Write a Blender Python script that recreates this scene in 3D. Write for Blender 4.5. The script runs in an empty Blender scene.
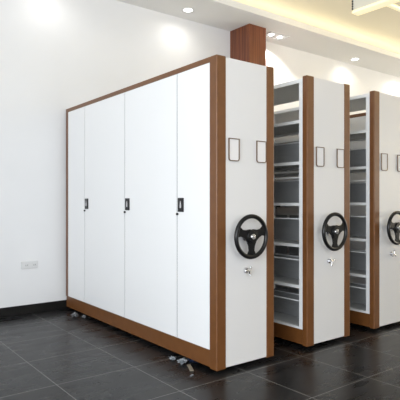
import bpy, bmesh, math, random
from mathutils import Vector, Matrix, noise
random.seed(7)
S = bpy.context.scene
C = S.collection
PI = math.pi

# ------------------------------------------------------------------ camera
cam = bpy.data.cameras.new('camera'); co = bpy.data.objects.new('camera', cam); C.objects.link(co)
cam.lens = 45.0; cam.sensor_width = 36.0; cam.shift_y = 0.5/400
co.location = (-2.304, -2.805, 1.267)
co.rotation_euler = (PI/2, 0, -math.radians(37.45))
S.camera = co
# ------------------------------------------------------------------ light
S.view_settings.view_transform = 'Standard'; S.view_settings.look = 'None'
S.view_settings.exposure = 0.26; S.view_settings.gamma = 1.0; S.view_settings.use_curve_mapping = False
w = bpy.data.worlds.new('world'); S.world = w; w.use_nodes = True
w.node_tree.nodes['Background'].inputs[0].default_value = (0.80, 0.88, 1.0, 1)
w.node_tree.nodes['Background'].inputs[1].default_value = 1.0

def area(name, loc, target, sx, sy, power, col):
    l = bpy.data.lights.new(name, 'AREA'); l.shape = 'RECTANGLE'; l.size = sx; l.size_y = sy
    l.energy = power; l.color = col
    o = bpy.data.objects.new(name, l); C.objects.link(o); o.location = loc
    o.rotation_euler = (Vector(target)-Vector(loc)).to_track_quat('-Z', 'Y').to_euler()
    return o
# daylight through the windows of the left and the front wall
area('window_daylight', (-5.35, -2.9, 1.95), (0, -2.2, 2.3), 4.2, 2.5, 315, (0.88, 0.94, 1.0))
area('front_window_daylight', (-1.6, -6.35, 1.85), (-1.2, 0, 3.6), 4.6, 2.4, 95, (1.0, 0.975, 0.95))
area('right_fill', (9.4, -1.0, 1.9), (4.5, 0.6, 3.6), 4.4, 2.5, 190, (1.0, 0.90, 0.70))  # added warm fill for the back wall and dropped band at right
# warm strip in the ceiling cove
area('cove_light', (4.2, 2.50, 3.88), (4.2, 2.25, 4.2), 10.2, 0.08, 15, (1.0, 0.88, 0.64))
area('cove_light', (4.2, -5.55, 3.90), (4.2, -4.6, 4.2), 10.2, 0.08, 40, (1.0, 0.88, 0.64))  # unseen front strip added to warm the raised ceiling

# unseen warm fill strips added above the suspended frame to brighten the ceiling
area('ceiling_fill', (2.72, -1.3, 3.50), (2.72, -1.3, 4.2), 0.06, 3.8, 30, (1.0, 0.82, 0.52))
area('ceiling_fill', (5.9, -1.3, 3.50), (5.9, -1.3, 4.2), 0.06, 3.8, 40, (1.0, 0.82, 0.52))

# ------------------------------------------------------------------ materials
def mat(name, col, rough=0.5, metal=0.0, spec=0.5):
    m = bpy.data.materials.new(name); m.use_nodes = True
    b = m.node_tree.nodes['Principled BSDF']
    b.inputs['Base Color'].default_value = (*col, 1); b.inputs['Roughness'].default_value = rough
    b.inputs['Metallic'].default_value = metal; b.inputs['Specular IOR Level'].default_value = spec
    return m
def nodes(m): return m.node_tree.nodes, m.node_tree.links, m.node_tree.nodes['Principled BSDF']
def vary(m, c1, c2, scale, stretch=(1, 1, 1), detail=3, r=(0.35, 0.65)):
    n, l, b = nodes(m)
    tc = n.new('ShaderNodeTexCoord'); mp = n.new('ShaderNodeMapping'); mp.inputs['Scale'].default_value = stretch
    t = n.new('ShaderNodeTexNoise'); t.inputs['Scale'].default_value = scale; t.inputs['Detail'].default_value = detail
    cr = n.new('ShaderNodeValToRGB'); cr.color_ramp.elements[0].position = r[0]; cr.color_ramp.elements[1].position = r[1]
    cr.color_ramp.elements[0].color = (*c1, 1); cr.color_ramp.elements[1].color = (*c2, 1)
    l.new(tc.outputs['Object'], mp.inputs[0]); l.new(mp.outputs[0], t.inputs['Vector'])
    l.new(t.outputs[0], cr.inputs[0]); l.new(cr.outputs[0], b.inputs['Base Color'])
    return m
M = {}
M['wall'] = vary(mat('wall_paint', (0.80, 0.80, 0.80), 0.75, spec=0.2), (0.745, 0.747, 0.757), (0.765, 0.766, 0.775), 1.5)
M['ceil'] = mat('ceiling_paint', (0.80, 0.795, 0.78), 0.8, spec=0.2)
M['cream'] = mat('cream_ceiling_paint', (0.80, 0.765, 0.65), 0.8, spec=0.2)
M['base'] = vary(mat('black_baseboard', (0.012, 0.011, 0.010), 0.5, spec=0.25), (0.004, 0.0038, 0.0038), (0.008, 0.007, 0.006), 6)
M['white'] = mat('white_powder_coat', (0.84, 0.84, 0.845), 0.38)
M['panel'] = mat('white_end_panel', (0.70, 0.695, 0.70), 0.42)
M['stop'] = mat('grey_back_stop', (0.34, 0.345, 0.35), 0.5)
M['edge'] = mat('white_shelf_lip', (0.80, 0.81, 0.82), 0.35)
M['grey'] = mat('grey_shelf_paint', (0.58, 0.59, 0.60), 0.42)
M['seam'] = mat('seam_shade', (0.06, 0.06, 0.065), 0.6)  # dark colour standing in for shade in the door gaps
M['brown'] = vary(mat('brown_powder_coat', (0.2, 0.1, 0.05), 0.42), (0.138, 0.050, 0.012), (0.158, 0.059, 0.015), 14)
M['brown'].node_tree.nodes['Principled BSDF'].inputs['Coat Weight'].default_value = 0.2
M['brown'].node_tree.nodes['Principled BSDF'].inputs['Coat Roughness'].default_value = 0.3
M['frame_brown'] = mat('label_frame_brown', (0.15, 0.095, 0.06), 0.4)
M['black'] = mat('black_plastic', (0.005, 0.005, 0.006), 0.30, spec=0.35)
M['chrome'] = mat('chrome', (0.72, 0.72, 0.74), 0.18, 1.0)
M['steel'] = mat('dark_steel', (0.10, 0.10, 0.105), 0.4, 0.8)
M['socket'] = mat('socket_plastic', (0.66, 0.66, 0.66), 0.4)
M['blackrub'] = mat('black_rubber', (0.015, 0.015, 0.015), 0.7)
M['paper'] = mat('card_paper', (0.74, 0.73, 0.74), 0.7)

def emis(name, col, s):
    m = bpy.data.materials.new(name); m.use_nodes = True; b = m.node_tree.nodes['Principled BSDF']
    b.inputs['Base Color'].default_value = (*col, 1)
    b.inputs['Emission Color'].default_value = (*col, 1); b.inputs['Emission Strength'].default_value = s
    return m
M['lamp'] = emis('lit_lamp', (1.0, 0.98, 0.94), 6)
M['strip'] = emis('flange_glow', (0.95, 0.86, 0.58), 0.45)  # emission added so the frame's shaded underside reads brighter

# floor tile: 0.605 m grid, dark stone with drifting veins, pale thin grout
def floor_mat():
    m = mat('dark_stone_tile', (0.05, 0.05, 0.05), 0.25, spec=0.22)
    n, l, b = nodes(m)
    geo = n.new('ShaderNodeNewGeometry')
    sep = n.new('ShaderNodeSeparateXYZ'); l.new(geo.outputs['Position'], sep.inputs[0])
    P = 0.6083
    def mt(op, a, bb=None, c=None):
        x = n.new('ShaderNodeMath'); x.operation = op
        for i, v in enumerate((a, bb, c)):
            if v is None: continue
            if isinstance(v, (int, float)): x.inputs[i].default_value = v
            else: l.new(v, x.inputs[i])
        return x.outputs[0]
    def cell(out, off):
        u = mt('DIVIDE', mt('SUBTRACT', out, off), P)
        fr = mt('FRACT', u); d = mt('MINIMUM', fr, mt('SUBTRACT', 1.0, fr))
        return mt('FLOOR', u), d
    cx, dx = cell(sep.outputs[0], -0.388-P*20); cy, dy = cell(sep.outputs[1], -0.085-P*20)
    g = mt('LESS_THAN', mt('MINIMUM', dx, dy), 0.0038)
    # per-tile random shift and tone
    cb = n.new('ShaderNodeCombineXYZ'); l.new(cx, cb.inputs[0]); l.new(cy, cb.inputs[1])
    wn = n.new('ShaderNodeTexWhiteNoise'); wn.noise_dimensions = '3D'; l.new(cb.outputs[0], wn.inputs['Vector'])
    sc = n.new('ShaderNodeVectorMath'); sc.operation = 'SCALE'; l.new(wn.outputs['Color'], sc.inputs[0]); sc.inputs['Scale'].default_value = 9.0
    ad = n.new('ShaderNodeVectorMath'); ad.operation = 'ADD'; l.new(geo.outputs['Position'], ad.inputs[0]); l.new(sc.outputs[0], ad.inputs[1])
    mp = n.new('ShaderNodeMapping'); mp.inputs['Scale'].default_value = (0.9, 3.4, 1); mp.inputs['Rotation'].default_value = (0, 0, 0.12)
    l.new(ad.outputs[0], mp.inputs[0])
    t = n.new('ShaderNodeTexNoise'); t.inputs['Scale'].default_value = 2.3; t.inputs['Detail'].default_value = 8; t.inputs['Roughness'].default_value = 0.62
    t.inputs['Distortion'].default_value = 0.5
    l.new(mp.outputs[0], t.inputs['Vector'])
    cr = n.new('ShaderNodeValToRGB'); e = cr.color_ramp.elements
    e[0].position = 0.36; e[0].color = (0.008, 0.0079, 0.0082, 1); e[1].position = 0.68; e[1].color = (0.021, 0.0205, 0.0215, 1)
    l.new(t.outputs[0], cr.inputs[0])
    mx = n.new('ShaderNodeMix'); mx.data_type = 'RGBA'; l.new(g, mx.inputs[0]); l.new(cr.outputs[0], mx.inputs[6]); mx.inputs[7].default_value = (0.24, 0.235, 0.23, 1)
    l.new(mx.outputs[2], b.inputs['Base Color'])
    rr = n.new('ShaderNodeMapRange'); rr.inputs[1].default_value = 0.3; rr.inputs[2].default_value = 0.7; rr.inputs[3].default_value = 0.22; rr.inputs[4].default_value = 0.36
    l.new(t.outputs[0], rr.inputs[0]); l.new(rr.outputs[0], b.inputs['Roughness'])
    return m
M['floor'] = floor_mat()

def wood_mat():
    m = mat('red_brown_wood', (0.15, 0.04, 0.015), 0.35)
    n, l, b = nodes(m)
    tc = n.new('ShaderNodeTexCoord'); mp = n.new('ShaderNodeMapping'); mp.inputs['Scale'].default_value = (26, 26, 0.9)
    t = n.new('ShaderNodeTexNoise'); t.inputs['Scale'].default_value = 1.0; t.inputs['Detail'].default_value = 6; t.inputs['Roughness'].default_value = 0.65
    cr = n.new('ShaderNodeValToRGB'); e = cr.color_ramp.elements
    e[0].position = 0.32; e[0].color = (0.070, 0.016, 0.007, 1); e[1].position = 0.70; e[1].color = (0.27, 0.082, 0.030, 1)
    l.new(tc.outputs['Object'], mp.inputs[0]); l.new(mp.outputs[0], t.inputs['Vector']); l.new(t.outputs[0], cr.inputs[0]); l.new(cr.outputs[0], b.inputs['Base Color'])
    return m
M['wood'] = wood_mat()

# ------------------------------------------------------------------ mesh helpers
def box(bm, x0, x1, y0, y1, z0, z1):
    vs = [bm.verts.new((x, y, z)) for x in (x0, x1) for y in (y0, y1) for z in (z0, z1)]
    for f in ((0,1,3,2),(4,6,7,5),(0,4,5,1),(2,3,7,6),(0,2,6,4),(1,5,7,3)):
        bm.faces.new([vs[i] for i in f])
def cyl(bm, p0, p1, r0, r1=None, seg=24):
    r1 = r0 if r1 is None else r1
    p0 = Vector(p0); p1 = Vector(p1); d = (p1-p0); q = d.to_track_quat('Z', 'Y').to_matrix()
    a = []; b = []
    for i in range(seg):
        t = 2*PI*i/seg; c = Vector((math.cos(t), math.sin(t), 0))
        a.append(bm.verts.new(p0+q@(c*r0))); b.append(bm.verts.new(p1+q@(c*r1)))
    for i in range(seg):
        j = (i+1) % seg; bm.faces.new((a[i], a[j], b[j], b[i]))
    bm.faces.new(a[::-1]); bm.faces.new(b)
def prism(bm, pts, y0, y1):
    """polygon given in (x,z), extruded between y0 and y1"""
    a = [bm.verts.new((x, y0, z)) for x, z in pts]; b = [bm.verts.new((x, y1, z)) for x, z in pts]
    n = len(pts)
    for i in range(n):
        j = (i+1) % n; bm.faces.new((a[i], a[j], b[j], b[i]))
    bm.faces.new(a[::-1]); bm.faces.new(b)
def obj(name, bm, m, parent=None, bevel=0, smooth=False, seg=2):
    bmesh.ops.recalc_face_normals(bm, faces=bm.faces)
    me = bpy.data.meshes.new(name); bm.to_mesh(me); bm.free()
    if smooth:
        for p in me.polygons: p.use_smooth = True
    me.materials.append(M[m] if isinstance(m, str) else m)
    o = bpy.data.objects.new(name, me); C.objects.link(o)
    if parent: o.parent = parent
    if bevel:
        bv = o.modifiers.new('bevel', 'BEVEL'); bv.width = bevel; bv.segments = seg; bv.limit_method = 'ANGLE'; bv.angle_limit = math.radians(40)
    return o
def B(name, dims, m, parent=None, bevel=0, **k):
    bm = bmesh.new(); box(bm, *dims); return obj(name, bm, m, parent, bevel, **k)
def struct(o): o['kind'] = 'structure'; return o
def tag(o, label, cat, group=None):
    o['label'] = label; o['category'] = cat
    if group: o['group'] = group
    return o
def thing(name, loc, label, cat, group=None):
    o = bpy.data.objects.new(name, None); C.objects.link(o); o.location = loc; o.empty_display_size = 0.1
    return tag(o, label, cat, group)
def dup(root, loc, label, group=None):
    r = root.copy(); C.objects.link(r); r.location = loc; r['label'] = label
    if group: r['group'] = group
    def rec(src, dst):
        for ch in list(src.children):
            c = ch.copy(); C.objects.link(c); c.parent = dst; rec(ch, c)
    rec(root, r)
    return r

# ------------------------------------------------------------------ room
XL, XR, YF, YB = -5.4, 9.5, -6.4, 2.82
ZC, ZR = 3.78, 4.12           # dropped band by the back wall, raised ceiling
struct(B('floor', (XL-0.2, XR+0.2, YF-0.2, YB+0.2, -0.15, 0), 'floor'))
struct(B('wall_back', (XL-0.2, XR+0.2, YB, YB+0.2, 0, ZR+0.15), 'wall'))
struct(B('ceiling', (XL-0.2, XR+0.2, YF-0.2, YB+0.2, ZR, ZR+0.15), 'cream'))
def window_wall(name, along, fixed0, fixed1, a0, a1, wins, zlo, zhi):
    bm = bmesh.new()
    def bx(u0, u1, z0, z1):
        if along == 'y': box(bm, fixed0, fixed1, u0, u1, z0, z1)
        else: box(bm, u0, u1, fixed0, fixed1, z0, z1)
    bx(a0, a1, 0, zlo); bx(a0, a1, zhi, ZR)
    cur = a0
    for s, e in wins: bx(cur, s, zlo, zhi); cur = e
    bx(cur, a1, zlo, zhi)
    return struct(obj(name, bm, 'wall'))
window_wall('wall_left', 'y', XL-0.2, XL, YF, YB, [(-5.1, -0.7)], 0.65, 3.25)
window_wall('wall_front', 'x', YF-0.2, YF, XL-0.2, XR+0.2, [(-4.0, 0.8)], 0.65, 3.05)
window_wall('wall_right', 'y', XR, XR+0.2, YF, YB, [(-3.3, 1.3)], 0.6, 3.2)
def window(name, along, fixed, u0, u1, z0, z1, n):
    bm = bmesh.new(); t = 0.05
    def bx(a, b_, c, d):
        if along == 'y': box(bm, fixed-0.13, fixed-0.07, a, b_, c, d)
        else: box(bm, a, b_, fixed-0.13, fixed-0.07, c, d)
    bx(u0, u1, z0, z0+t); bx(u0, u1, z1-t, z1)
    for i in range(n+1):
        u = u0+(u1-u0-t)*i/n; bx(u, u+t, z0+t, z1-t)
    return struct(obj(name, bm, 'steel'))
window('window_1', 'y', XL, -5.1, -0.7, 0.65, 3.25, 3)
struct(B('window_fill', (XR+0.07, XR+0.13, -3.3, -3.25, 0.6, 3.2), 'steel'))  # unseen right window, added to go with the warm fill
for k, (a, b, c, d) in enumerate(((-3.25, 1.3, 0.6, 0.65), (-3.25, 1.3, 3.15, 3.2), (1.25, 1.3, 0.65, 3.15), (-1.0, -0.95, 0.65, 3.15))):
    struct(B('trim_%d' % (k+3), (XR+0.07, XR+0.13, a, b, c, d), 'steel'))
window('window_2', 'x', YF, -4.0, 0.8, 0.65, 3.05, 4)
# dropped ceiling band along the back wall, with an upstand that hides the cove strip
bm = bmesh.new()
box(bm, XL, XR, 2.085, YB, ZC, ZC+0.05)
box(bm, XL, XR, 2.085, 2.115, ZC+0.05, ZC+0.085)
struct(obj('trim_1', bm, 'ceil'))
bm = bmesh.new()
box(bm, XL, XR, YF, -5.25, ZC, ZC+0.05)
box(bm, XL, XR, -5.28, -5.25, ZC+0.05, ZC+0.085)
struct(obj('trim_2', bm, 'ceil'))
struct(B('baseboard_back', (XL, XR, YB-0.014, YB, 0, 0.10), 'base', bevel=0.002))
struct(B('baseboard_left', (XL, XL+0.014, YF, YB-0.014, 0, 0.10), 'base'))
struct(B('baseboard_right', (XR-0.014, XR, YF, YB-0.014, 0, 0.10), 'base'))

# wood-clad pillar by the back wall
t = thing('pillar', (2.566, 2.40, 0), 'reddish-brown wood-clad square pillar rising to the ceiling behind the tall cabinets', 'pillar')
bm = bmesh.new(); box(bm, 0, 0.33, 0, YB-2.402, 0, ZC); obj('cladding', bm, 'wood', t, bevel=0.003)

# ------------------------------------------------------------------ mobile shelving units
W, L, H = 0.59, 2.77, 2.33
SHELF = [0.175, 0.53, 0.885, 1.243, 1.60, 1.958, 2.298]

def hand_wheel(t, cx=0.272, cz=0.997):
    yc = -0.075; R = 0.152; r = 0.0165
    bm = bmesh.new()
    n, k = 64, 12
    vs = []
    for i in range(n):
        a = 2*PI*i/n; row = []
        for j in range(k):
            b = 2*PI*j/k; rr = R+r*math.cos(b)
            row.append(bm.verts.new((cx+rr*math.cos(a), yc+r*math.sin(b), cz+rr*math.sin(a))))
        vs.append(row)
    for i in range(n):
        for j in range(k):
            bm.faces.new((vs[i][j], vs[(i+1) % n][j], vs[(i+1) % n][(j+1) % k], vs[i][(j+1) % k]))
    rim = obj('hand_wheel', bm, 'black', t, smooth=True)
    # three webbed spokes: plate with oval openings between the spokes
    for a in (math.radians(163), math.radians(17), math.radians(270)):
        bm = bmesh.new(); d = Vector((math.cos(a), math.sin(a))); p = Vector((-d.y, d.x))
        prof = [(0.0, 0.052), (0.035, 0.047), (0.070, 0.031), (0.102, 0.026), (0.126, 0.038), (0.141, 0.064)]
        pts = [d*u+p*w_ for u, w_ in prof]+[d*u-p*w_ for u, w_ in reversed(prof)]
        prism(bm, [(cx+q.x, cz+q.y) for q in pts], yc-0.006, yc+0.008)
        obj('spoke', bm, 'black', rim, bevel=0.003)
    bm = bmesh.new(); cyl(bm, (cx, yc-0.014, cz), (cx, yc+0.012, cz), 0.047, 0.05, 32); obj('hub', bm, 'black', rim, bevel=0.003)
    bm = bmesh.new(); cyl(bm, (cx, yc-0.024, cz), (cx, yc-0.010, cz), 0.021, 0.024, 24); cyl(bm, (cx, yc-0.030, cz), (cx, yc-0.024, cz), 0.009, 0.009, 6)
    o = obj('hub_cap', bm, 'chrome', rim, bevel=0.002); o['label'] = 'chrome cap in the middle of the wheel'
    bm = bmesh.new(); cyl(bm, (cx, yc+0.012, cz), (cx, 0.0, cz), 0.017); cyl(bm, (cx, -0.012, cz), (cx, 0.0, cz), 0.036, 0.036, 32)
    obj('shaft', bm, 'chrome', rim)

def lock(t, rot, cx=0.282, cz=0.735):
    bm = bmesh.new(); cyl(bm, (cx, -0.012, cz), (cx, 0, cz), 0.020, 0.023, 24); cyl(bm, (cx, -0.040, cz), (cx, -0.012, cz), 0.009, 0.011, 16)
    k = obj('lock_knob', bm, 'chrome', t, bevel=0.001)
    bm = bmesh.new()
    for i in range(3):
        a = rot+i*2*PI/3; d = Vector((math.cos(a), 0, math.sin(a)))
        c = Vector((cx, -0.036, cz)); cyl(bm, c, c+d*0.034, 0.0075, 0.0055, 12)
        bmesh.ops.create_icosphere(bm, subdivisions=2, radius=0.009, matrix=Matrix.Translation(c+d*0.034))
    obj('lever', bm, 'chrome', k, smooth=False, bevel=0)

def label_frame(t, x0, x1, z0=1.560, z1=1.730):
    def outline(o):
        pts = [(x0-o, z1+o), (x0-o, z0+0.022)]
        r = 0.022
        for i in range(1, 6):
            a = PI+i*PI/2/6; pts.append((x0+r+(r+o)*math.cos(a), z0+r+(r+o)*math.sin(a)))
        pts.append((x0+r, z0-o)); pts.append((x1-r, z0-o))
        for i in range(1, 6):
            a = 1.5*PI+i*PI/2/6; pts.append((x1-r+(r+o)*math.cos(a), z0+r+(r+o)*math.sin(a)))
        pts += [(x1+o, z0+r), (x1+o, z1+o)]
        return pts
    a = outline(0.0); b = outline(-0.0065)
    # keep inner top edge below the outer one
    bm = bmesh.new(); n = len(a)
    A0 = [bm.verts.new((x, -0.008, z)) for x, z in a]; B0 = [bm.verts.new((x, -0.008, z)) for x, z in b]
    A1 = [bm.verts.new((x, 0.0, z)) for x, z in a]; B1 = [bm.verts.new((x, 0.0, z)) for x, z in b]
    for i in range(n):
        j = (i+1) % n
        bm.faces.new((A0[i], A0[j], B0[j], B0[i])); bm.faces.new((A0[i], A0[j], A1[j], A1[i])); bm.faces.new((B0[i], B0[j], B1[j], B1[i]))
    f = obj('label_frame', bm, 'frame_brown', t)
    bm = bmesh.new(); prism(bm, b, -0.003, 0.0); obj('label_card', bm, 'paper', f)

def door_handle(parent, yc, zc=1.232):
    """black recessed handle plate on a door facing -x; plate spans yc-.04..yc+.04"""
    bm = bmesh.new(); box(bm, -0.009, 0.010, yc-0.037, yc+0.037, zc-0.056, zc+0.056)
    h = obj('handle', bm, 'black', parent, bevel=0.004)
    bm = bmesh.new()
    prof = [(-0.009, -0.026), (0.009, -0.026), (0.011, -0.010), (0.007, 0.016), (0.003, 0.032), (-0.003, 0.032), (-0.007, 0.016), (-0.011, -0.010)]
    a = [bm.verts.new((-0.013, yc-0.006+u, zc+v)) for u, v in prof]; b = [bm.verts.new((-0.008, yc-0.006+u, zc+v)) for u, v in prof]
    for i in range(len(prof)):
        j = (i+1) % len(prof); bm.faces.new((a[i], a[j], b[j], b[i]))
    bm.faces.new(a[::-1]); bm.faces.new(b)
    o = obj('lever', bm, 'chrome', h, bevel=0.001); o['label'] = 'silver lever in the black handle'

def unit(x, name, label, post_d, doors, rot, group=None):
    t = thing(name, (x, 0, 0), label, 'cabinet', group)
    # end panel and its brown corner posts
    p = B('end_panel', (0.085, 0.508, 0.004, 0.055, 0.035, H-0.006), 'panel', t, bevel=0.002)
    for a, b in ((0, 0.088), (0.505, W)):
        o = B('corner_post', (a-0.004*(a == 0), b, 0.0, post_d, 0.025, H), 'brown', t, bevel=0.008, seg=3)
        o['label'] = 'brown corner post'
    # far end panel
    B('rear_panel', (0.03, W-0.03, L-0.025, L, 0.035, H-0.006), 'panel', t)
    # plinth
    bm = bmesh.new()
    box(bm, 0.006, 0.03, post_d, L, 0.033, 0.160); box(bm, W-0.03, W-0.006, post_d, L, 0.033, 0.160); box(bm, 0.03, W-0.03, L-0.05, L-0.026, 0.033, 0.160)
    obj('plinth', bm, 'brown', t)['label'] = 'brown plinth'
    for yy in (0.35, 1.38, 2.45):
        for xx in (0.12, W-0.12):
            bm = bmesh.new(); cyl(bm, (xx-0.0, yy-0.015, 0.045), (xx, yy+0.015, 0.045), 0.045, seg=24); obj('roller', bm, 'steel', t)
    B('chassis', (0.03, W-0.03, 0.06, L-0.05, 0.095, 0.155), 'steel', t)
    # roof
    B('top_panel', (0.012, W-0.012, 0.055, L-0.026, H-0.045, H-0.022), 'white', t)
    # uprights
    bayy = (0.94, 1.82) if doors else (1.36,)
    ys = [post_d+0.001, *bayy, L-0.075]
    for yy in ys:
        for xx in ((0.008, 0.045) if not doors else (0.03, 0.067), (W-0.045, W-0.008)):
            bm = bmesh.new(); box(bm, xx[0], xx[1], yy, yy+0.044, 0.16, H-0.045)
            obj('upright', bm, 'white', t)
    # perforated inner frames between the bays
    for yy in bayy:
        for z in (0.3, 1.4, 2.1): B('cross_brace', (0.068, W-0.046, yy+0.016, yy+0.026, z, z+0.03), 'grey', t)
    # shelves with folded front edges, and the back stop in the middle of each
    for z in SHELF[:-1]:
        bm = bmesh.new(); x0 = 0.046 if not doors else 0.070
        box(bm, x0, W-0.046, post_d+0.046, L-0.076, z-0.006, z+0.002)
        s = obj('shelf', bm, 'grey', t)
        e = [post_d+0.001, *bayy, L-0.075]; bays = [(p+0.045, q-0.001) for p, q in zip(e, e[1:])]
        for a0, a1 in (((x0-0.036, x0-0.001), (W-0.045, W-0.010)) if not doors else ((W-0.045, W-0.010),)):
            bm = bmesh.new()
            for a, b in bays: box(bm, a0, a1, a, b, z-0.022, z+0.004)
            obj('shelf_lip', bm, 'edge', s)['label'] = 'white folded shelf edge'
        if not doors and z < 1.5:
            bm = bmesh.new()
            for a, b in bays: box(bm, 0.016, 0.026, a, b, z+0.218, z+0.227)
            obj('front_rail', bm, 'edge', s)['label'] = 'thin white rail across the opening'
        if z > 1.9 and not doors: continue
        bm = bmesh.new()
        for a, b in bays:
            box(bm, W/2-0.004, W/2+0.004, a, b, z+0.002, z+0.205)
            for q in (0.05, 0.10, 0.145): box(bm, W/2-0.010, W/2+0.010, a, b, z+q, z+q+0.006)
        obj('back_stop', bm, 'stop', s)
        bm = bmesh.new()
        for a, b in bays: box(bm, W/2-0.014, W/2+0.014, a, b, z+0.206, z+0.216)
        obj('stop_rail', bm, 'edge', s)
    if doors:
        # centre sheet closes the doors off from the open side
        B('centre_sheet', (W/2-0.004, W/2+0.004, 0.06, L-0.026, 0.18, H-0.05), 'grey', t)
        bm = bmesh.new(); box(bm, -0.002, 0.028, post_d, L-0.001, H-0.040, H-0.002); box(bm, -0.002, 0.028, L-0.058, L-0.001, 0.158, H-0.040)
        obj('front_frame', bm, 'brown', t)['label'] = 'thin brown frame around the doors'
        seams = [post_d+0.002, 0.508, 0.945, 1.372, 1.83, 2.262, L-0.060]
        gaps = {1: 0.005, 3: 0.005, 5: 0.005, 2: 0.0002, 4: 0.0002}
        for i in range(6):
            a = seams[i]+gaps.get(i, 0.001)/1; b = seams[i+1]-gaps.get(i+1, 0.001)/1
            B_ = B('door', (0.0, 0.022, a, b, 0.163, H-0.043), 'white', t)
            if i in (1, 3, 5): B('gap_shade', (0.004, 0.022, seams[i]-0.0045, seams[i]+0.0045, 0.165, H-0.045), 'seam', B_)  # dark strip set in the gap in place of its shade
            if i % 2 == 0:
                door_handle(B_, b-0.052)
                bm = bmesh.new(); cyl(bm, (-0.012, b-0.006, 1.158), (0.001, b-0.006, 1.158), 0.010, 0.010, 16)
                obj('keyhole', bm, 'black', B_)
        B('door_backing', (0.0235, 0.0285, post_d, L-0.06, 0.163, H-0.043), 'seam', t)  # dark sheet behind the doors, deepens the shade in the gaps
    else:
        # thin brown cap rail beside the corner post, roof edge of the open side
        B('roof_edge', (0.0, 0.011, post_d, L-0.001, H-0.050, H-0.018), 'white', t)
        B('roof_edge', (W-0.011, W, post_d, L-0.001, H-0.050, H-0.018), 'white', t)
    hand_wheel(t); lock(t, rot)
    label_frame(t, 0.108, 0.214); label_frame(t, 0.392, 0.497)
    return t

unit(0.0, 'mobile_shelving_unit', 'closed white cabinet with brown frame, white doors and black handles, nearest on the left', 0.084, True, 0.9)
unit(0.99, 'mobile_shelving_unit', 'open-sided white and brown shelving cabinet standing in the middle of the row', 0.055, False, 0.3, 'open mobile shelving units')
unit(1.965, 'mobile_shelving_unit', 'open-sided white and brown shelving cabinet cut by the right edge of the picture', 0.055, False, 1.5, 'open mobile shelving units')
unit(2.95, 'mobile_shelving_unit', 'white-doored cabinet glimpsed only through the shelves of the rightmost open cabinet', 0.084, True, 0.7)

# ------------------------------------------------------------------ ceiling lamps
def spot(parent, loc, power, tgt, ang=162, blend=0.9, col=(1, 0.97, 0.92)):
    l = bpy.data.lights.new('downlight_beam', 'SPOT'); l.energy = power; l.spot_size = math.radians(ang); l.spot_blend = blend
    l.shadow_soft_size = 0.03; l.color = col
    o = bpy.data.objects.new('downlight_beam', l); C.objects.link(o); o.parent = parent; o.location = loc
    o.rotation_euler = Vector(tgt).to_track_quat('-Z', 'Y').to_euler()
def downlight(x, y, label, power, col=(1, 0.97, 0.92)):
    t = thing('downlight', (x, y, ZC), label, 'ceiling light', 'round ceiling downlights')
    bm = bmesh.new(); n = 32
    rings = [(0.076, 0.0), (0.074, -0.008), (0.063, -0.010), (0.060, -0.003)]
    R = [[bm.verts.new((r*math.cos(2*PI*i/n), r*math.sin(2*PI*i/n), z)) for i in range(n)] for r, z in rings]
    for a, b in zip(R, R[1:]):
        for i in range(n): bm.faces.new((a[i], a[(i+1) % n], b[(i+1) % n], b[i]))
    obj('trim_ring', bm, 'white', t, smooth=True)
    bm = bmesh.new(); cyl(bm, (0, 0, -0.0045), (0, 0, -0.0005), 0.061, seg=32); obj('lens', bm, 'lamp', t)['label'] = 'glowing lens'
    spot(t, (0, 0, -0.03), power, (0, 0.05, -1), col=col)
downlight(1.577, 2.52, 'round glowing ceiling downlight above the closed cabinet left of the wood pillar', 6)
downlight(5.28, 2.57, 'round glowing ceiling downlight at the right above the open cabinets', 9, (1, 0.95, 0.86))
downlight(-0.22, 2.47, 'ceiling downlight above the top edge washing the bare wall at left', 5)
downlight(6.95, 2.47, 'ceiling downlight beyond the right edge washing the back wall', 22)
t = thing('grille_lamp', (3.25, 2.55, ZC), 'square twin-lamp grille light in the ceiling just right of the wood pillar', 'ceiling light')
bm = bmesh.new()
for a in ((-0.20, 0.20, -0.11, -0.085), (-0.20, 0.20, 0.085, 0.11), (-0.20, -0.175, -0.085, 0.085), (0.175, 0.20, -0.085, 0.085), (-0.012, 0.012, -0.085, 0.085)):
    box(bm, a[0], a[1], a[2], a[3], -0.012, 0)
obj('housing', bm, 'socket', t)
for sx in (-0.093, 0.093):
    bm = bmesh.new(); cyl(bm, (sx, 0, -0.010), (sx, 0, -0.001), 0.036, 0.044); o = obj('bulb', bm, 'lamp', t)
spot(t, (0.05, 0, -0.03), 52, (0, 0.05, -1), ang=128, blend=0.3)

# suspended frame in the raised ceiling, upper right
t = thing('hanging_frame', (2.66, 0.75, 3.45), 'cream suspended frame with a glow added to its pale lower strips, hanging in the upper right corner', 'ceiling light')
B('side_panel', (0.0, 0.02, -4.0, 0.0, 0.03, ZR-3.45), 'cream', t)
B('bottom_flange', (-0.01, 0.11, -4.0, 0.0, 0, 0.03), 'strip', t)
B('side_panel', (3.29, 3.31, -4.0, 0.0, 0.03, ZR-3.45), 'cream', t)
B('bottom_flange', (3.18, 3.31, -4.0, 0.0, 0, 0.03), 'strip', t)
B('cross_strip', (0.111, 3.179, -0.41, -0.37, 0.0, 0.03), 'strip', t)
bm = bmesh.new()
for k in range(22):
    z0 = 0.04+k*0.029
    if z0 < ZR-3.45-0.03: box(bm, -0.014, -0.002, -0.014, -0.002, z0, z0+0.019)
box(bm, -0.009, -0.006, -0.009, -0.006, 0.02, ZR-3.45-0.002)
obj('chain', bm, 'steel', t)['label'] = 'dark hanging chain'

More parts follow.
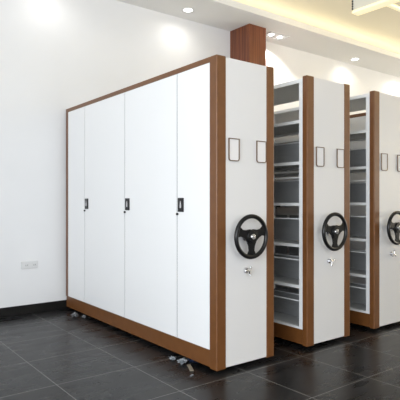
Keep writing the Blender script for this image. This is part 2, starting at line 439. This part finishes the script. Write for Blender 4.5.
# ------------------------------------------------------------------ wall socket
t = thing('wall_socket', (-0.41, YB, 0.545), 'white double wall socket on the bare wall left of the closed cabinet', 'socket')
B('plate', (-0.093, 0.093, -0.010, 0, -0.043, 0.043), 'socket', t, bevel=0.004)
for x0, x1 in ((-0.086, 0.020), (0.028, 0.086)):
    p = B('insert', (x0, x1, -0.0125, -0.010, -0.036, 0.036), 'socket', t, bevel=0.001)
    c = (x0+x1)/2
    for dx in (-0.012, 0.008):
        B('slot', (c+dx, c+dx+0.004, -0.0132, -0.0125, -0.012, 0.006), 'black', p)

# ------------------------------------------------------------------ scraps on the floor
def crumple(name, loc, s, seed, m, label, cat):
    bm = bmesh.new(); bmesh.ops.create_icosphere(bm, subdivisions=3, radius=1.0)
    for v in bm.verts:
        d = v.co.normalized(); k = 0.68+0.9*(noise.noise(d*2.3+Vector((seed, 0, 0))))+0.35*noise.noise(d*6+Vector((0, seed, 0)))
        v.co = Vector((d.x*s[0], d.y*s[1], d.z*s[2]))*max(k, 0.3)
    zmin = min(v.co.z for v in bm.verts)
    for v in bm.verts: v.co.z -= zmin
    o = obj(name, bm, m); o.location = loc; return tag(o, label, cat)
M['wrap'] = mat('clear_wrap', (0.20, 0.22, 0.24), 0.2)
M['bluewrap'] = mat('navy_plastic', (0.012, 0.022, 0.055), 0.3)
M['tan'] = mat('tan_offcut', (0.20, 0.17, 0.13), 0.6)
M['greywrap'] = mat('grey_wrap', (0.14, 0.145, 0.155), 0.45)
crumple('crumpled_wrapper', (-0.055, 0.355, 0), (0.050, 0.045, 0.020), 3.1, 'wrap', 'crumpled pale shiny wrapper on the floor by the closed cabinet near its front corner', 'wrapper')
crumple('crumpled_wrapper', (-0.062, 0.475, 0), (0.024, 0.040, 0.014), 8.4, 'wrap', 'tiny pale scrap on the floor left of the navy scrap', 'wrapper')
crumple('plastic_scrap', (0.035, 0.345, 0), (0.042, 0.060, 0.012), 5.2, 'bluewrap', 'dark navy plastic scrap on the floor at the foot of the closed cabinet', 'scrap')
crumple('wrapper_ball', (-0.085, 2.33, 0), (0.045, 0.048, 0.022), 1.7, 'greywrap', 'pale grey crumpled wad on the floor at the far end of the closed cabinet', 'wrapper')
crumple('wrapper_ball', (-0.02, 2.24, 0), (0.026, 0.03, 0.018), 4.9, 'greywrap', 'smaller grey crumpled wad right of the larger one at the cabinet foot', 'wrapper')
bm = bmesh.new(); box(bm, -0.07, 0.07, -0.014, 0.014, 0, 0.008)
o = tag(obj('offcut_strip', bm, 'tan', bevel=0.002), 'short tan strip lying on the floor beside the crumpled pale wrapper', 'offcut'); o.location = (-0.068, 0.235, 0.001); o.rotation_euler = (0, 0, math.radians(64))
bm = bmesh.new(); box(bm, -0.016, 0.016, -0.008, 0.008, 0, 0.004)
o = tag(obj('paper_scrap', bm, 'wrap'), 'tiny white chip on the floor nearest the cabinet corner', 'scrap'); o.location = (-0.150, 0.105, 0.0005); o.rotation_euler = (0, 0, 0.5)
